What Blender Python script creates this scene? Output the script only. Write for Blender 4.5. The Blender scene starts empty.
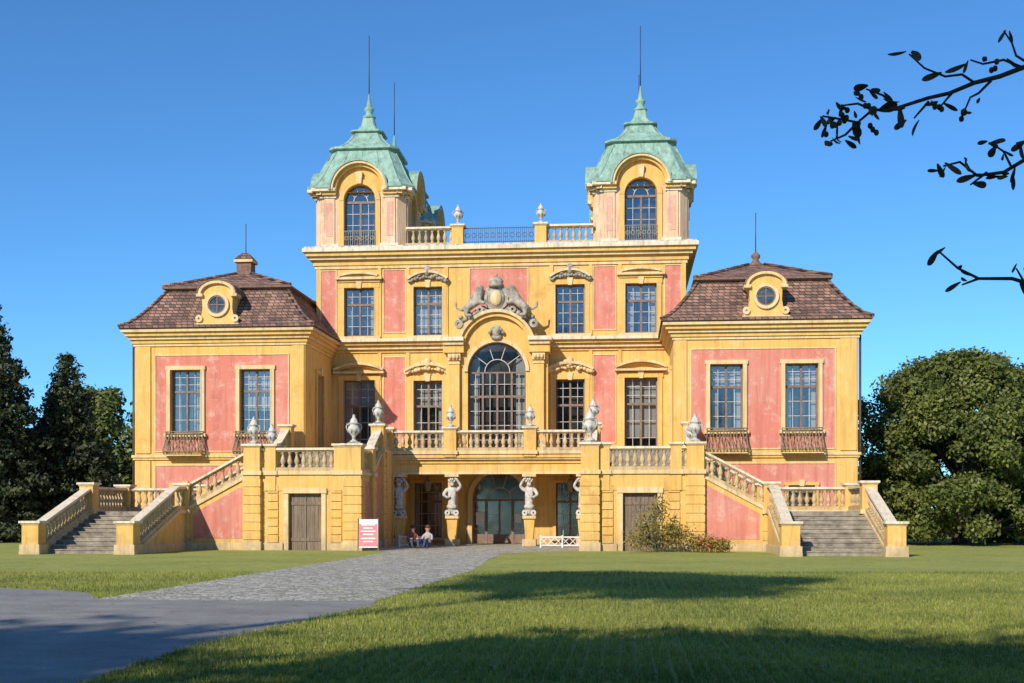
import bpy, bmesh, math, random
import numpy as np
from mathutils import Vector, Matrix
random.seed(7); rng=np.random.default_rng(7)
S=bpy.context.scene
YAW=math.radians(5.2)
EYE=1.4
# ------------------------------------------------------------ materials
def newmat(name):
    m=bpy.data.materials.new(name); m.use_nodes=True
    nt=m.node_tree; nt.nodes.clear()
    out=nt.nodes.new('ShaderNodeOutputMaterial'); b=nt.nodes.new('ShaderNodeBsdfPrincipled')
    nt.links.new(b.outputs[0],out.inputs[0]); return m,nt,b,out
def N(nt,t,**k):
    n=nt.nodes.new(t)
    for a,v in k.items(): setattr(n,a,v)
    return n
def coord(nt,scale=(1,1,1)):
    tc=N(nt,'ShaderNodeTexCoord'); mp=N(nt,'ShaderNodeMapping'); mp.inputs['Scale'].default_value=scale
    nt.links.new(tc.outputs['Object'],mp.inputs[0]); return mp.outputs[0]
def noise(nt,vec,scale,detail=6,rough=.6):
    n=N(nt,'ShaderNodeTexNoise'); n.inputs['Scale'].default_value=scale; n.inputs['Detail'].default_value=detail; n.inputs['Roughness'].default_value=rough
    nt.links.new(vec,n.inputs['Vector']); return n.outputs['Fac']
def ramp(nt,fac,stops):
    r=N(nt,'ShaderNodeValToRGB'); e=r.color_ramp.elements
    while len(e)<len(stops): e.new(.5)
    for i,(p,c) in enumerate(stops):
        e[i].position=p; e[i].color=(c[0],c[1],c[2],1) if not isinstance(c,(int,float)) else (c,c,c,1)
    nt.links.new(fac,r.inputs[0]); return r.outputs[0]
def mix(nt,fac,a,b,mode='MIX'):
    m=N(nt,'ShaderNodeMix',data_type='RGBA',blend_type=mode)
    if isinstance(fac,(int,float)): m.inputs[0].default_value=fac
    else: nt.links.new(fac,m.inputs[0])
    for s,i in ((a,6),(b,7)):
        if isinstance(s,(tuple,list)): m.inputs[i].default_value=(s[0],s[1],s[2],1)
        else: nt.links.new(s,m.inputs[i])
    return m.outputs[2]
def bump(nt,b,h,strength=.3,dist=.02):
    n=N(nt,'ShaderNodeBump'); n.inputs['Strength'].default_value=strength; n.inputs['Distance'].default_value=dist
    nt.links.new(h,n.inputs['Height']); nt.links.new(n.outputs[0],b.inputs['Normal'])
def stucco(name,base,dark,light,peel=.35,rough=.9,thr=.52,fade=.3,grime=.28):
    m,nt,b,o=newmat(name); v=coord(nt); vs=coord(nt,(2.6,2.6,.22)); vf=coord(nt,(7,7,.5))
    c=ramp(nt,noise(nt,v,.8,8,.65),[(.28,dark),(.44,base),(.75,base)])
    fd=ramp(nt,noise(nt,v,.45,5,.6),[(.42,0),(.68,fade)])
    c=mix(nt,fd,c,light)
    pl=ramp(nt,noise(nt,v,2.3,10,.72),[(thr,0),(thr+.1,peel)])
    c=mix(nt,pl,c,light)
    st=ramp(nt,noise(nt,vs,1.6,7,.65),[(.36,1),(.52,0)])
    c=mix(nt,st,c,mix(nt,.5,c,dark))
    gr=ramp(nt,noise(nt,vf,1.2,8,.7),[(.34,grime),(.47,0)])
    c=mix(nt,gr,c,(.16,.12,.085))
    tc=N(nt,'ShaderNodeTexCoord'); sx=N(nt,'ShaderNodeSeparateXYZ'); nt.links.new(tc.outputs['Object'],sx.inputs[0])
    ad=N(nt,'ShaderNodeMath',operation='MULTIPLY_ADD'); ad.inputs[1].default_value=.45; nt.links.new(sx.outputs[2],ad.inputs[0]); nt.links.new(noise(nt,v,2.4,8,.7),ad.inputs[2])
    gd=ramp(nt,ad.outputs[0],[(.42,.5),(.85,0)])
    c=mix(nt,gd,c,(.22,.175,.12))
    nt.links.new(c,b.inputs['Base Color']); b.inputs['Roughness'].default_value=rough
    bump(nt,b,noise(nt,v,14,6),.35,.02); return m
def simple(name,stops,scale=2,rough=.8,bs=.3,bsc=20,stretch=(1,1,1),metal=0,bd=.02):
    m,nt,b,o=newmat(name); v=coord(nt,stretch)
    nt.links.new(ramp(nt,noise(nt,v,scale,8,.65),stops),b.inputs['Base Color'])
    b.inputs['Roughness'].default_value=rough; b.inputs['Metallic'].default_value=metal
    if bs: bump(nt,b,noise(nt,v,bsc,5),bs,bd)
    return m
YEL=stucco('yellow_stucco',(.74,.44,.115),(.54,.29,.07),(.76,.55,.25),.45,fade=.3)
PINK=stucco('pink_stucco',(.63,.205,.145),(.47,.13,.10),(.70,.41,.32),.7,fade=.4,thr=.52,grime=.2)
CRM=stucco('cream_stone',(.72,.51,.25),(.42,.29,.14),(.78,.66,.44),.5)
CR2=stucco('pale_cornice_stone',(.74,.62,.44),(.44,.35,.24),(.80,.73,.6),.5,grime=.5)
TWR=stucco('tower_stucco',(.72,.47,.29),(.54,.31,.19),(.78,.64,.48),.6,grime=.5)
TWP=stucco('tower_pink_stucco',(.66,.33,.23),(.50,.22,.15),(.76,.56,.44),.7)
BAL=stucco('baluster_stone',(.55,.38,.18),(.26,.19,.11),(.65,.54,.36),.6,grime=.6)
STN=simple('grey_stone',[(.3,(.13,.115,.095)),(.5,(.34,.30,.24)),(.7,(.53,.47,.40))],4,.85,.4)
WST=simple('white_stone',[(.32,(.22,.20,.18)),(.5,(.52,.49,.44)),(.7,(.68,.65,.60))],6,.75,.3)
STEP=simple('step_stone',[(.3,(.12,.10,.08)),(.5,(.27,.23,.175)),(.7,(.42,.36,.28))],3,.9,.5)
WOOD=simple('door_wood',[(.3,(.10,.07,.05)),(.55,(.22,.16,.11)),(.75,(.30,.23,.17))],3,.8,.4,12,(8,8,.6))
FRM=simple('window_frame_paint',[(.3,(.13,.08,.06)),(.6,(.23,.15,.115)),(.8,(.30,.22,.17))],6,.55,.1)
MUN=simple('glazing_bar_paint',[(.3,(.36,.32,.28)),(.6,(.54,.50,.45)),(.8,(.64,.60,.55))],6,.6,.1)
WHT=simple('white_paint',[(.3,(.62,.60,.56)),(.6,(.78,.76,.72)),(.9,(.8,.8,.78))],5,.5,.1)
IRON=simple('iron',[(.3,(.03,.025,.02)),(.6,(.07,.05,.035)),(.8,(.14,.10,.06))],9,.5,.2,30)
GILT=simple('bronze_iron',[(.3,(.16,.13,.075)),(.6,(.30,.24,.14)),(.8,(.45,.37,.22))],9,.55,.2,30)
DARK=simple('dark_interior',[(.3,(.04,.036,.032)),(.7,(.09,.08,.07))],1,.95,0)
CURT=simple('curtain_cloth',[(.3,(.28,.29,.30)),(.5,(.44,.45,.45)),(.8,(.57,.57,.56))],2,.9,.3,8,(9,9,.4))
BRICK=simple('chimney_brick',[(.3,(.12,.065,.045)),(.6,(.24,.14,.10)),(.8,(.32,.22,.18))],7,.9,.4)
BARK=simple('bark',[(.3,(.035,.027,.02)),(.7,(.10,.08,.06))],5,.95,.6,18,(3,3,.6),0,.05)
def mat_copper():
    m,nt,b,o=newmat('copper_patina'); v=coord(nt); vs=coord(nt,(3,3,.35))
    c=ramp(nt,noise(nt,vs,1.4,8,.7),[(.3,(.11,.20,.16)),(.45,(.21,.35,.28)),(.62,(.31,.47,.39)),(.8,(.46,.60,.52))])
    k=ramp(nt,noise(nt,v,3.2,8,.7),[(.52,0),(.66,.75)])
    c=mix(nt,k,c,(.18,.17,.12))
    nt.links.new(c,b.inputs['Base Color']); b.inputs['Roughness'].default_value=.65
    bump(nt,b,noise(nt,v,6,5),.3,.03); return m
COP=mat_copper()
def mat_tiles():
    m,nt,b,o=newmat('roof_tiles')
    tc=N(nt,'ShaderNodeTexCoord'); sx=N(nt,'ShaderNodeSeparateXYZ'); nt.links.new(tc.outputs['Object'],sx.inputs[0])
    ad=N(nt,'ShaderNodeMath',operation='ADD'); nt.links.new(sx.outputs[0],ad.inputs[0]); nt.links.new(sx.outputs[1],ad.inputs[1])
    cb=N(nt,'ShaderNodeCombineXYZ'); nt.links.new(ad.outputs[0],cb.inputs[0]); nt.links.new(sx.outputs[2],cb.inputs[1])
    br=N(nt,'ShaderNodeTexBrick'); nt.links.new(cb.outputs[0],br.inputs['Vector'])
    br.inputs['Scale'].default_value=1; br.inputs['Brick Width'].default_value=.26; br.inputs['Row Height'].default_value=.15
    br.inputs['Mortar Size'].default_value=.016; br.inputs['Bias'].default_value=-.15
    br.inputs['Color1'].default_value=(.36,.20,.145,1); br.inputs['Color2'].default_value=(.10,.06,.048,1); br.inputs['Mortar'].default_value=(.022,.017,.015,1)
    n1=ramp(nt,noise(nt,tc.outputs['Object'],1.1,9,.75),[(.3,(.5,.46,.45)),(.5,(.9,.88,.86)),(.68,(1.25,1.2,1.12))])
    c=mix(nt,1,br.outputs['Color'],n1,'MULTIPLY')
    ms=ramp(nt,noise(nt,tc.outputs['Object'],4,8,.75),[(.60,0),(.70,.35)])
    c=mix(nt,ms,c,(.30,.26,.20))
    nt.links.new(c,b.inputs['Base Color']); b.inputs['Roughness'].default_value=.85
    bump(nt,b,br.outputs['Color'],.7,.04); return m
TILE=mat_tiles()
def mat_glass():
    m,nt,b,o=newmat('window_glass'); nt.nodes.remove(b)
    t=N(nt,'ShaderNodeBsdfTransparent'); t.inputs[0].default_value=(.80,.81,.80,1)
    g=N(nt,'ShaderNodeBsdfGlossy'); g.inputs['Roughness'].default_value=.10; g.inputs[0].default_value=(.9,.92,.95,1)
    bp=N(nt,'ShaderNodeBump'); bp.inputs['Strength'].default_value=.12; bp.inputs['Distance'].default_value=.03
    nt.links.new(noise(nt,coord(nt),1.6,1),bp.inputs['Height']); nt.links.new(bp.outputs[0],g.inputs['Normal'])
    x=N(nt,'ShaderNodeMixShader'); x.inputs[0].default_value=.19
    nt.links.new(t.outputs[0],x.inputs[1]); nt.links.new(g.outputs[0],x.inputs[2]); nt.links.new(x.outputs[0],o.inputs[0]); return m
GLASS=mat_glass()
def mat_leaf(name,stops,nscale=.6,trans=.25):
    m,nt,b,o=newmat(name)
    g=N(nt,'ShaderNodeNewGeometry')
    c=ramp(nt,g.outputs['Random Per Island'],stops)
    k=ramp(nt,noise(nt,coord(nt),nscale,4),[(.3,(.5,.55,.55)),(.6,(1.1,1.05,1))])
    c=mix(nt,1,c,k,'MULTIPLY')
    nt.links.new(c,b.inputs['Base Color']); b.inputs['Roughness'].default_value=.6
    t=N(nt,'ShaderNodeBsdfTranslucent'); nt.links.new(c,t.inputs[0])
    x=N(nt,'ShaderNodeMixShader'); x.inputs[0].default_value=trans
    nt.links.new(b.outputs[0],x.inputs[1]); nt.links.new(t.outputs[0],x.inputs[2]); nt.links.new(x.outputs[0],o.inputs[0]); return m
LF1=mat_leaf('foliage_olive',[(0,(.085,.12,.022)),(.5,(.145,.18,.035)),(1,(.23,.24,.06))])
LF2=mat_leaf('foliage_dark',[(0,(.03,.05,.022)),(.5,(.055,.078,.03)),(1,(.10,.115,.045))])
LF3=mat_leaf('foliage_shrub',[(0,(.18,.17,.03)),(.5,(.32,.27,.05)),(1,(.45,.32,.08))])
LFB=mat_leaf('foliage_dry',[(0,(.05,.026,.014)),(.5,(.10,.055,.025)),(1,(.22,.12,.05))],3,.25)
GBL=mat_leaf('grass_blades',[(0,(.17,.215,.03)),(.5,(.30,.335,.055)),(.9,(.41,.41,.09)),(1,(.50,.42,.18))],.35,.35)
FLW=simple('flower_red',[(.3,(.45,.05,.04)),(.7,(.6,.12,.08))],5,.7,0)
def mat_grass():
    m,nt,b,o=newmat('lawn'); v=coord(nt); vs=coord(nt,(.5,1.6,1))
    c=ramp(nt,noise(nt,v,.35,8,.7),[(.3,(.25,.29,.045)),(.5,(.36,.38,.068)),(.7,(.45,.42,.10))])
    f=ramp(nt,noise(nt,v,16,8,.85),[(.36,(.38,.45,.4)),(.56,(1.15,1.12,1.1)),(.68,(1.4,1.3,1.3))])
    c=mix(nt,1,c,f,'MULTIPLY')
    f2=ramp(nt,noise(nt,v,3.5,7,.8),[(.36,(.6,.68,.62)),(.55,(1.05,1.05,1.02))])
    c=mix(nt,1,c,f2,'MULTIPLY')
    l=ramp(nt,noise(nt,vs,1.5,8,.75),[(.45,0),(.7,.5)])
    c=mix(nt,l,c,(.40,.34,.11))
    nt.links.new(c,b.inputs['Base Color']); b.inputs['Roughness'].default_value=.95
    bump(nt,b,noise(nt,v,26,6,.8),.7,.05); return m
GRASS=mat_grass()
def mat_asph():
    m,nt,b,o=newmat('asphalt'); v=coord(nt)
    c=ramp(nt,noise(nt,v,.9,9,.7),[(.3,(.17,.165,.155)),(.55,(.27,.26,.24)),(.75,(.37,.345,.31))])
    c=mix(nt,1,c,ramp(nt,noise(nt,v,55,5,.85),[(.3,(.5,.5,.5)),(.5,(1,1,1)),(.7,(1.35,1.33,1.3))]),'MULTIPLY')
    s_=ramp(nt,noise(nt,v,2.2,9,.8),[(.6,0),(.68,.5)])
    c=mix(nt,s_,c,(.13,.125,.115))
    nt.links.new(c,b.inputs['Base Color']); b.inputs['Roughness'].default_value=.9
    bump(nt,b,noise(nt,v,50,5,.8),.6,.015); return m
ASPH=mat_asph()
def mat_cobble():
    m,nt,b,o=newmat('cobblestones'); v=coord(nt)
    vo=N(nt,'ShaderNodeTexVoronoi'); vo.inputs['Scale'].default_value=6.5; nt.links.new(v,vo.inputs['Vector'])
    ve=N(nt,'ShaderNodeTexVoronoi',feature='DISTANCE_TO_EDGE'); ve.inputs['Scale'].default_value=6.5; nt.links.new(v,ve.inputs['Vector'])
    sp=N(nt,'ShaderNodeSeparateColor'); nt.links.new(vo.outputs['Color'],sp.inputs[0])
    c=ramp(nt,sp.outputs[0],[(0,(.28,.26,.23)),(.5,(.44,.41,.355)),(1,(.62,.58,.50))])
    e=ramp(nt,ve.outputs['Distance'],[(.02,1),(.09,0)])
    c=mix(nt,e,c,(.20,.18,.11))
    gp=ramp(nt,noise(nt,v,.55,8,.7),[(.52,0),(.66,.4)])
    c=mix(nt,gp,c,(.27,.26,.10))
    nt.links.new(c,b.inputs['Base Color']); b.inputs['Roughness'].default_value=.9
    bump(nt,b,ramp(nt,ve.outputs['Distance'],[(0,0),(.15,1)]),.6,.025); return m
COB=mat_cobble()
# ------------------------------------------------------------ mesh builder
class Fr:
    def __init__(s,ox,oy,ux,uy,wx,wy): s.a=(ox,oy,ux,uy,wx,wy)
    def P(s,u,v,w):
        ox,oy,ux,uy,wx,wy=s.a; return (ox+u*ux+w*wx, oy+u*uy+w*wy, v)
W0=Fr(0,0,1,0,0,1)
class MB:
    def __init__(s): s.v=[];s.f=[];s.m=[];s.mats=[];s.sm=[]
    def add(s,vs,fs,mat,smooth=False):
        if mat not in s.mats: s.mats.append(mat)
        i=s.mats.index(mat); o=len(s.v); s.v+=vs
        for f in fs: s.f.append([o+k for k in f]); s.m.append(i); s.sm.append(smooth)
    def box(s,F,u0,u1,v0,v1,w0,w1,mat):
        p=[F.P(u,v,w) for w in (w0,w1) for v in (v0,v1) for u in (u0,u1)]
        s.add(p,[(0,1,3,2),(4,6,7,5),(0,4,5,1),(2,3,7,6),(0,2,6,4),(1,5,7,3)],mat)
    def prism(s,F,poly,w0,w1,mat):
        n=len(poly); p=[F.P(u,v,w0) for u,v in poly]+[F.P(u,v,w1) for u,v in poly]
        fs=[tuple(range(n)),tuple(range(2*n-1,n-1,-1))]+[(i,n+i,n+(i+1)%n,(i+1)%n) for i in range(n)]
        s.add(p,fs,mat)
    def poly(s,F,pts,w,mat): s.add([F.P(u,v,w) for u,v in pts],[tuple(range(len(pts)))],mat)
    def wall(s,F,u0,u1,v0,v1,w,holes,depth,mat,jm=None):
        us=sorted(set([u0,u1]+[h[0] for h in holes]+[h[1] for h in holes])); us=[u for u in us if u0<=u<=u1]
        vs=sorted(set([v0,v1]+[h[2] for h in holes]+[h[3] for h in holes])); vs=[v for v in vs if v0<=v<=v1]
        for i in range(len(us)-1):
            for j in range(len(vs)-1):
                cu=(us[i]+us[i+1])/2; cv=(vs[j]+vs[j+1])/2
                if any(h[0]<cu<h[1] and h[2]<cv<h[3] for h in holes): continue
                s.poly(F,[(us[i],vs[j]),(us[i+1],vs[j]),(us[i+1],vs[j+1]),(us[i],vs[j+1])],w,mat)
        for a,b,c,d in holes:
            q=[(a,c),(b,c),(b,d),(a,d)]
            for k in range(4):
                p0=q[k];p1=q[(k+1)%4]
                s.add([F.P(*p0,w),F.P(*p1,w),F.P(*p1,w-depth),F.P(*p0,w-depth)],[(0,1,2,3)],jm or mat)
    def ring(s,F,cu,cv,r0,r1,a0,a1,w0,w1,mat,n=20):
        ins=[];out=[]
        for i in range(n+1):
            a=math.radians(a0+(a1-a0)*i/n); ins.append((cu+r0*math.cos(a),cv+r0*math.sin(a))); out.append((cu+r1*math.cos(a),cv+r1*math.sin(a)))
        vs=[]
        for i in range(n+1): vs+=[F.P(*ins[i],w0),F.P(*out[i],w0),F.P(*out[i],w1),F.P(*ins[i],w1)]
        fs=[]
        for i in range(n):
            a=4*i;b=a+4
            fs+=[(a,a+1,b+1,b),(a+1,a+2,b+2,b+1),(a+2,a+3,b+3,b+2),(a+3,a,b,b+3)]
        fs+=[(0,3,2,1),(4*n,4*n+1,4*n+2,4*n+3)]
        s.add(vs,fs,mat)
    def rev(s,cx,cy,prof,mat,n=12,smooth=True,z0=0,sx=1,sy=1):
        vs=[];fs=[]
        for r,z in prof:
            for k in range(n):
                a=2*math.pi*k/n; vs.append((cx+r*sx*math.cos(a),cy+r*sy*math.sin(a),z0+z))
        for j in range(len(prof)-1):
            for k in range(n):
                k2=(k+1)%n; fs.append((j*n+k,j*n+k2,(j+1)*n+k2,(j+1)*n+k))
        fs.append(tuple(range(n))); fs.append(tuple((len(prof)-1)*n+k for k in range(n)))
        s.add(vs,fs,mat,smooth)
    def blob(s,c,r,mat,n=10,m=6,rot=0):
        vs=[];fs=[]
        for j in range(m+1):
            t=math.pi*j/m
            for k in range(n):
                a=2*math.pi*k/n
                x=r[0]*max(math.sin(t),.02)*math.cos(a); y=r[1]*max(math.sin(t),.02)*math.sin(a); z=r[2]*math.cos(t)
                x,z=x*math.cos(rot)-z*math.sin(rot),x*math.sin(rot)+z*math.cos(rot)
                vs.append((c[0]+x,c[1]+y,c[2]+z))
        for j in range(m):
            for k in range(n):
                k2=(k+1)%n; fs.append((j*n+k,(j+1)*n+k,(j+1)*n+k2,j*n+k2))
        s.add(vs,fs,mat,True)
    def tube(s,pts,rad,mat,n=6):
        pts=[Vector(p) for p in pts]; vs=[];fs=[]
        for i,p in enumerate(pts):
            d=(pts[min(i+1,len(pts)-1)]-pts[max(i-1,0)]).normalized()
            a=d.cross(Vector((.13,.31,.94))).normalized()
            if a.length<.1: a=d.cross(Vector((1,0,0))).normalized()
            b=d.cross(a); r=rad[i] if isinstance(rad,(list,tuple)) else rad
            for k in range(n):
                t=2*math.pi*k/n; q=p+a*(r*math.cos(t))+b*(r*math.sin(t)); vs.append(tuple(q))
        for i in range(len(pts)-1):
            for k in range(n):
                k2=(k+1)%n; fs.append((i*n+k,i*n+k2,(i+1)*n+k2,(i+1)*n+k))
        fs.append(tuple(range(n))); fs.append(tuple((len(pts)-1)*n+k for k in range(n)))
        s.add(vs,fs,mat,True)
    def loft(s,cx,cy,prof,mat,cham=0.0):
        def sec(h,z):
            if cham<=0: return [(cx-h,cy-h,z),(cx+h,cy-h,z),(cx+h,cy+h,z),(cx-h,cy+h,z)]
            c=h*(1-cham)
            return [(cx-c,cy-h,z),(cx+c,cy-h,z),(cx+h,cy-c,z),(cx+h,cy+c,z),(cx+c,cy+h,z),(cx-c,cy+h,z),(cx-h,cy+c,z),(cx-h,cy-c,z)]
        vs=[];fs=[]
        for h,z in prof: vs+=sec(h,z)
        n=8 if cham>0 else 4
        for j in range(len(prof)-1):
            for k in range(n):
                k2=(k+1)%n; fs.append((j*n+k,j*n+k2,(j+1)*n+k2,(j+1)*n+k))
        fs.append(tuple((len(prof)-1)*n+k for k in range(n)))
        s.add(vs,fs,mat)
    def build(s,name,parent=None,loc=None,fixn=True):
        me=bpy.data.meshes.new(name); me.from_pydata(s.v,[],s.f)
        for m in s.mats: me.materials.append(m)
        me.polygons.foreach_set('material_index',s.m); me.polygons.foreach_set('use_smooth',s.sm)
        if fixn:
            bm=bmesh.new(); bm.from_mesh(me); bmesh.ops.recalc_face_normals(bm,faces=bm.faces); bm.to_mesh(me); bm.free()
        me.update()
        ob=bpy.data.objects.new(name,me); S.collection.objects.link(ob)
        if parent: ob.parent=parent
        if loc: ob.location=loc
        return ob
def empty(name):
    e=bpy.data.objects.new(name,None); S.collection.objects.link(e); return e
palace=empty('baroque_palace')
wl=MB(); co=MB(); wn=MB(); rf=MB(); st=MB(); orn=MB(); ir=MB()
# ------------------------------------------------------------ palace helpers
def window(F,cu,v0,v1,hw,arch=False,w=-.2,rows=4,tr=.66,cols=2,curt=.5,mat=None):
    m=mat or FRM; f=.07
    if arch:
        vs=v1-hw
        pts=[(cu-hw,v0),(cu+hw,v0)]+[(cu+hw*math.cos(math.radians(a)),vs+hw*math.sin(math.radians(a))) for a in range(0,181,12)]
        wn.poly(F,pts,w-.03,GLASS)
        wn.ring(F,cu,vs,hw-f,hw+.02,0,180,w-.05,w+.03,m,16)
        wn.ring(F,cu,vs,hw*.42,hw*.42+.035,0,180,w-.04,w+.02,MUN,12)
        for a in (36,72,108,144):
            t=math.radians(a); c,s_=math.cos(t),math.sin(t)
            q=[(cu+hw*.44*c-.015*s_,vs+hw*.44*s_+.015*c),(cu+hw*c-.015*s_,vs+hw*s_+.015*c),(cu+hw*c+.015*s_,vs+hw*s_-.015*c),(cu+hw*.44*c+.015*s_,vs+hw*.44*s_-.015*c)]
            wn.prism(F,q,w-.04,w+.015,MUN)
        top=vs
    else:
        wn.poly(F,[(cu-hw,v0),(cu+hw,v0),(cu+hw,v1),(cu-hw,v1)],w-.03,GLASS); top=v1
    wn.box(F,cu-hw,cu-hw+f,v0,top,w-.05,w+.03,m); wn.box(F,cu+hw-f,cu+hw,v0,top,w-.05,w+.03,m)
    wn.box(F,cu-hw+f,cu+hw-f,top-f,top,w-.05,w+.028,m); wn.box(F,cu-hw+f,cu+hw-f,v0,v0+f*1.3,w-.05,w+.028,m)
    zt=v0+(top-v0)*tr
    wn.box(F,cu-hw+f,cu+hw-f,zt-.05,zt+.05,w-.05,w+.045,m)
    for k in range(1,cols):
        x=cu-hw+2*hw*k/cols; wn.box(F,x-.045,x+.045,v0+f,top-f,w-.048,w+.038,m)
    cw=2*hw/cols
    for k in range(cols):
        x=cu-hw+cw*(k+.5); wn.box(F,x-.013,x+.013,v0+f,top-f,w-.04,w+.012,MUN)
    lo=max(2,int(rows*tr+.5)); hi=max(1,rows-lo)
    for k in range(1,lo): z=v0+(zt-v0)*k/lo; wn.box(F,cu-hw+f,cu+hw-f,z-.013,z+.013,w-.04,w+.014,MUN)
    for k in range(1,hi+1): z=zt+(top-zt)*k/(hi+1); wn.box(F,cu-hw+f,cu+hw-f,z-.013,z+.013,w-.04,w+.014,MUN)
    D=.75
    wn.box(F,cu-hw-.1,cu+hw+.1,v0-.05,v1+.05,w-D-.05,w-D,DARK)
    r=random.random()
    if r<curt:
        a=random.uniform(.28,.5)*hw
        wn.box(F,cu-hw,cu-hw+a,v0,v1,w-.22,w-.2,CURT); wn.box(F,cu+hw-a,cu+hw,v0,v1,w-.22,w-.2,CURT)
        if random.random()<.5: wn.box(F,cu-hw+a,cu+hw-a,zt,v1,w-.26,w-.24,CURT)
    elif r<curt+.35 and curt>0:
        wn.box(F,cu-hw,cu+hw,v0+(v1-v0)*random.uniform(.05,.5),v1,w-.24,w-.2,CURT)
def surround(F,cu,v0,v1,hw,t=.2,pr=.08,mat=YEL,w=0,sill=True,key=True):
    wl.box(F,cu-hw-t,cu-hw,v0,v1,w-.02,w+pr,mat); wl.box(F,cu+hw,cu+hw+t,v0,v1,w-.02,w+pr,mat)
    wl.box(F,cu-hw-t-.04,cu+hw+t+.04,v1,v1+t,w-.02,w+pr+.01,mat)
    co.box(F,cu-hw-.035,cu-hw-.001,v0,v1,w,w+pr+.025,CRM); co.box(F,cu+hw+.001,cu+hw+.035,v0,v1,w,w+pr+.025,CRM)
    if sill: co.box(F,cu-hw-t-.08,cu+hw+t+.08,v0-.14,v0-.001,w-.02,w+pr+.1,CRM)
    if key: co.prism(F,[(cu-.09,v1-.04),(cu+.09,v1-.04),(cu+.14,v1+t+.08),(cu-.14,v1+t+.08)],w,w+pr+.07,CRM)
def panel(F,u0,u1,v0,v1,holes=(),w=0.012,mat=PINK):
    wl.wall(F,u0,u1,v0,v1,w,list(holes),.014,mat)
    for a,b,c,d in ((u0-.05,u0,v0-.05,v1+.05),(u1,u1+.05,v0-.05,v1+.05),(u0,u1,v0-.05,v0),(u0,u1,v1,v1+.05)):
        co.box(F,a,b,c,d,w-.02,w+.03,CRM)
def seghood(F,cu,v,hw,rise=.3,mat=CRM):
    R=(hw*hw+rise*rise)/(2*rise); h=math.degrees(math.asin(hw/R))
    co.ring(F,cu,v+rise-R,R,R+.11,90-h,90+h,0,.32,mat,14)
    co.ring(F,cu,v+rise-R,R-.08,R,90-h,90+h,0,.18,YEL,14)
def belts(x0,x1,y0,y1,lst,mb=co):
    for z0,z1,p,m in lst: mb.box(W0,x0-p,x1+p,z0,z1,y0-p,y1+p,m)
def carving(F,cu,v,wd,ht,n=16,w=.12,mat=STN,seed=1):
    r=random.Random(seed)
    for i in range(n):
        t=-1+2*i/(n-1); hz=ht*(1-abs(t)**1.6)
        for sgn in (0,1):
            p=F.P(cu+t*wd,v+hz*(.35 if sgn else .85)+r.uniform(-.04,.04),w+r.uniform(-.03,.06))
            orn.blob(p,(r.uniform(.07,.13),r.uniform(.07,.12),r.uniform(.06,.12)),mat,8,5,r.uniform(-1,1))
    for sg in (-1,1):
        orn.ring(F,cu+sg*wd,v+.06,.05,.13,0,360,0,w+.1,mat,12)
        orn.ring(F,cu+sg*wd*.5,v+ht*.55,.05,.12,0,360,0,w+.12,mat,12)
    orn.blob(F.P(cu,v+ht*.75,w+.06),(.17,.14,.25),mat,10,6)
BP=[(.085,0),(.085,.06),(.05,.09),(.05,.12),(.095,.2),(.10,.27),(.07,.38),(.045,.47),(.045,.52),(.075,.55),(.085,.57),(.085,.62)]
def rail(x0,y0,x1,y1,z0,z1,zb=-.1,pan=True,t=.3,wall=True):
    dx,dy=x1-x0,y1-y0; L=math.hypot(dx,dy); F=Fr(x0,y0,dx/L,dy/L,-dy/L,dx/L)
    if wall: st.prism(F,[(0,zb),(L,zb),(L,z1+.08),(0,z0+.08)],-t/2,t/2,YEL)
    st.prism(F,[(0,z0-.08),(L,z1-.08),(L,z1+.06),(0,z0+.06)],-t/2-.07,t/2+.07,CRM)
    st.prism(F,[(0,z0+.06),(L,z1+.06),(L,z1+.2),(0,z0+.2)],-t/2-.02,t/2+.02,BAL)
    st.prism(F,[(0,z0+.82),(L,z1+.82),(L,z1+.87),(0,z0+.87)],-.12,.12,BAL)
    st.prism(F,[(0,z0+.87),(L,z1+.87),(L,z1+.96),(0,z0+.96)],-.18,.18,CR2)
    n=max(2,int((L-.4)/.27))
    for i in range(n):
        u=.33+(L-.66)*i/(n-1); p=F.P(u,0,0); st.rev(p[0],p[1],BP,BAL,8,True,z0+(z1-z0)*u/L+.2)
    if pan and wall and zb<0 and L>1.4:
        a=.42;b=L-.42
        za=z0+(z1-z0)*a/L-.3; zc=z0+(z1-z0)*b/L-.3
        if min(za,zc)>.75:
            for w0,w1 in ((t/2-.002,t/2+.012),(-t/2-.012,-t/2+.002)):
                st.prism(F,[(a,.45),(b,.45),(b,zc),(a,za)],w0,w1,PINK)
    if wall and zb<0: st.box(F,0,L,-.1,.28,-t/2-.05,t/2+.05,CRM)
def ped(x,y,zf,h=.98,zb=-.1,s=.27,band=True):
    st.box(W0,x-s,x+s,zb,zf+h,y-s,y+s,YEL)
    if zb<0:
        st.box(W0,x-s-.06,x+s+.06,zb,.34,y-s-.06,y+s+.06,CRM)
        z=.42
        while band and z+.3<zf-.1:
            st.box(W0,x-s-.03,x+s+.03,z,z+.29,y-s-.03,y+s+.03,YEL); z+=.34
    st.box(W0,x-s-.07,x+s+.07,zf-.09,zf+.07,y-s-.07,y+s+.07,CRM)
    st.box(W0,x-s-.03,x+s+.03,zf+h,zf+h+.05,y-s-.03,y+s+.03,CRM)
    st.box(W0,x-s-.08,x+s+.08,zf+h+.05,zf+h+.13,y-s-.08,y+s+.08,CR2)
    return (x,y,zf+h+.13)
urn_spots=[]
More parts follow.
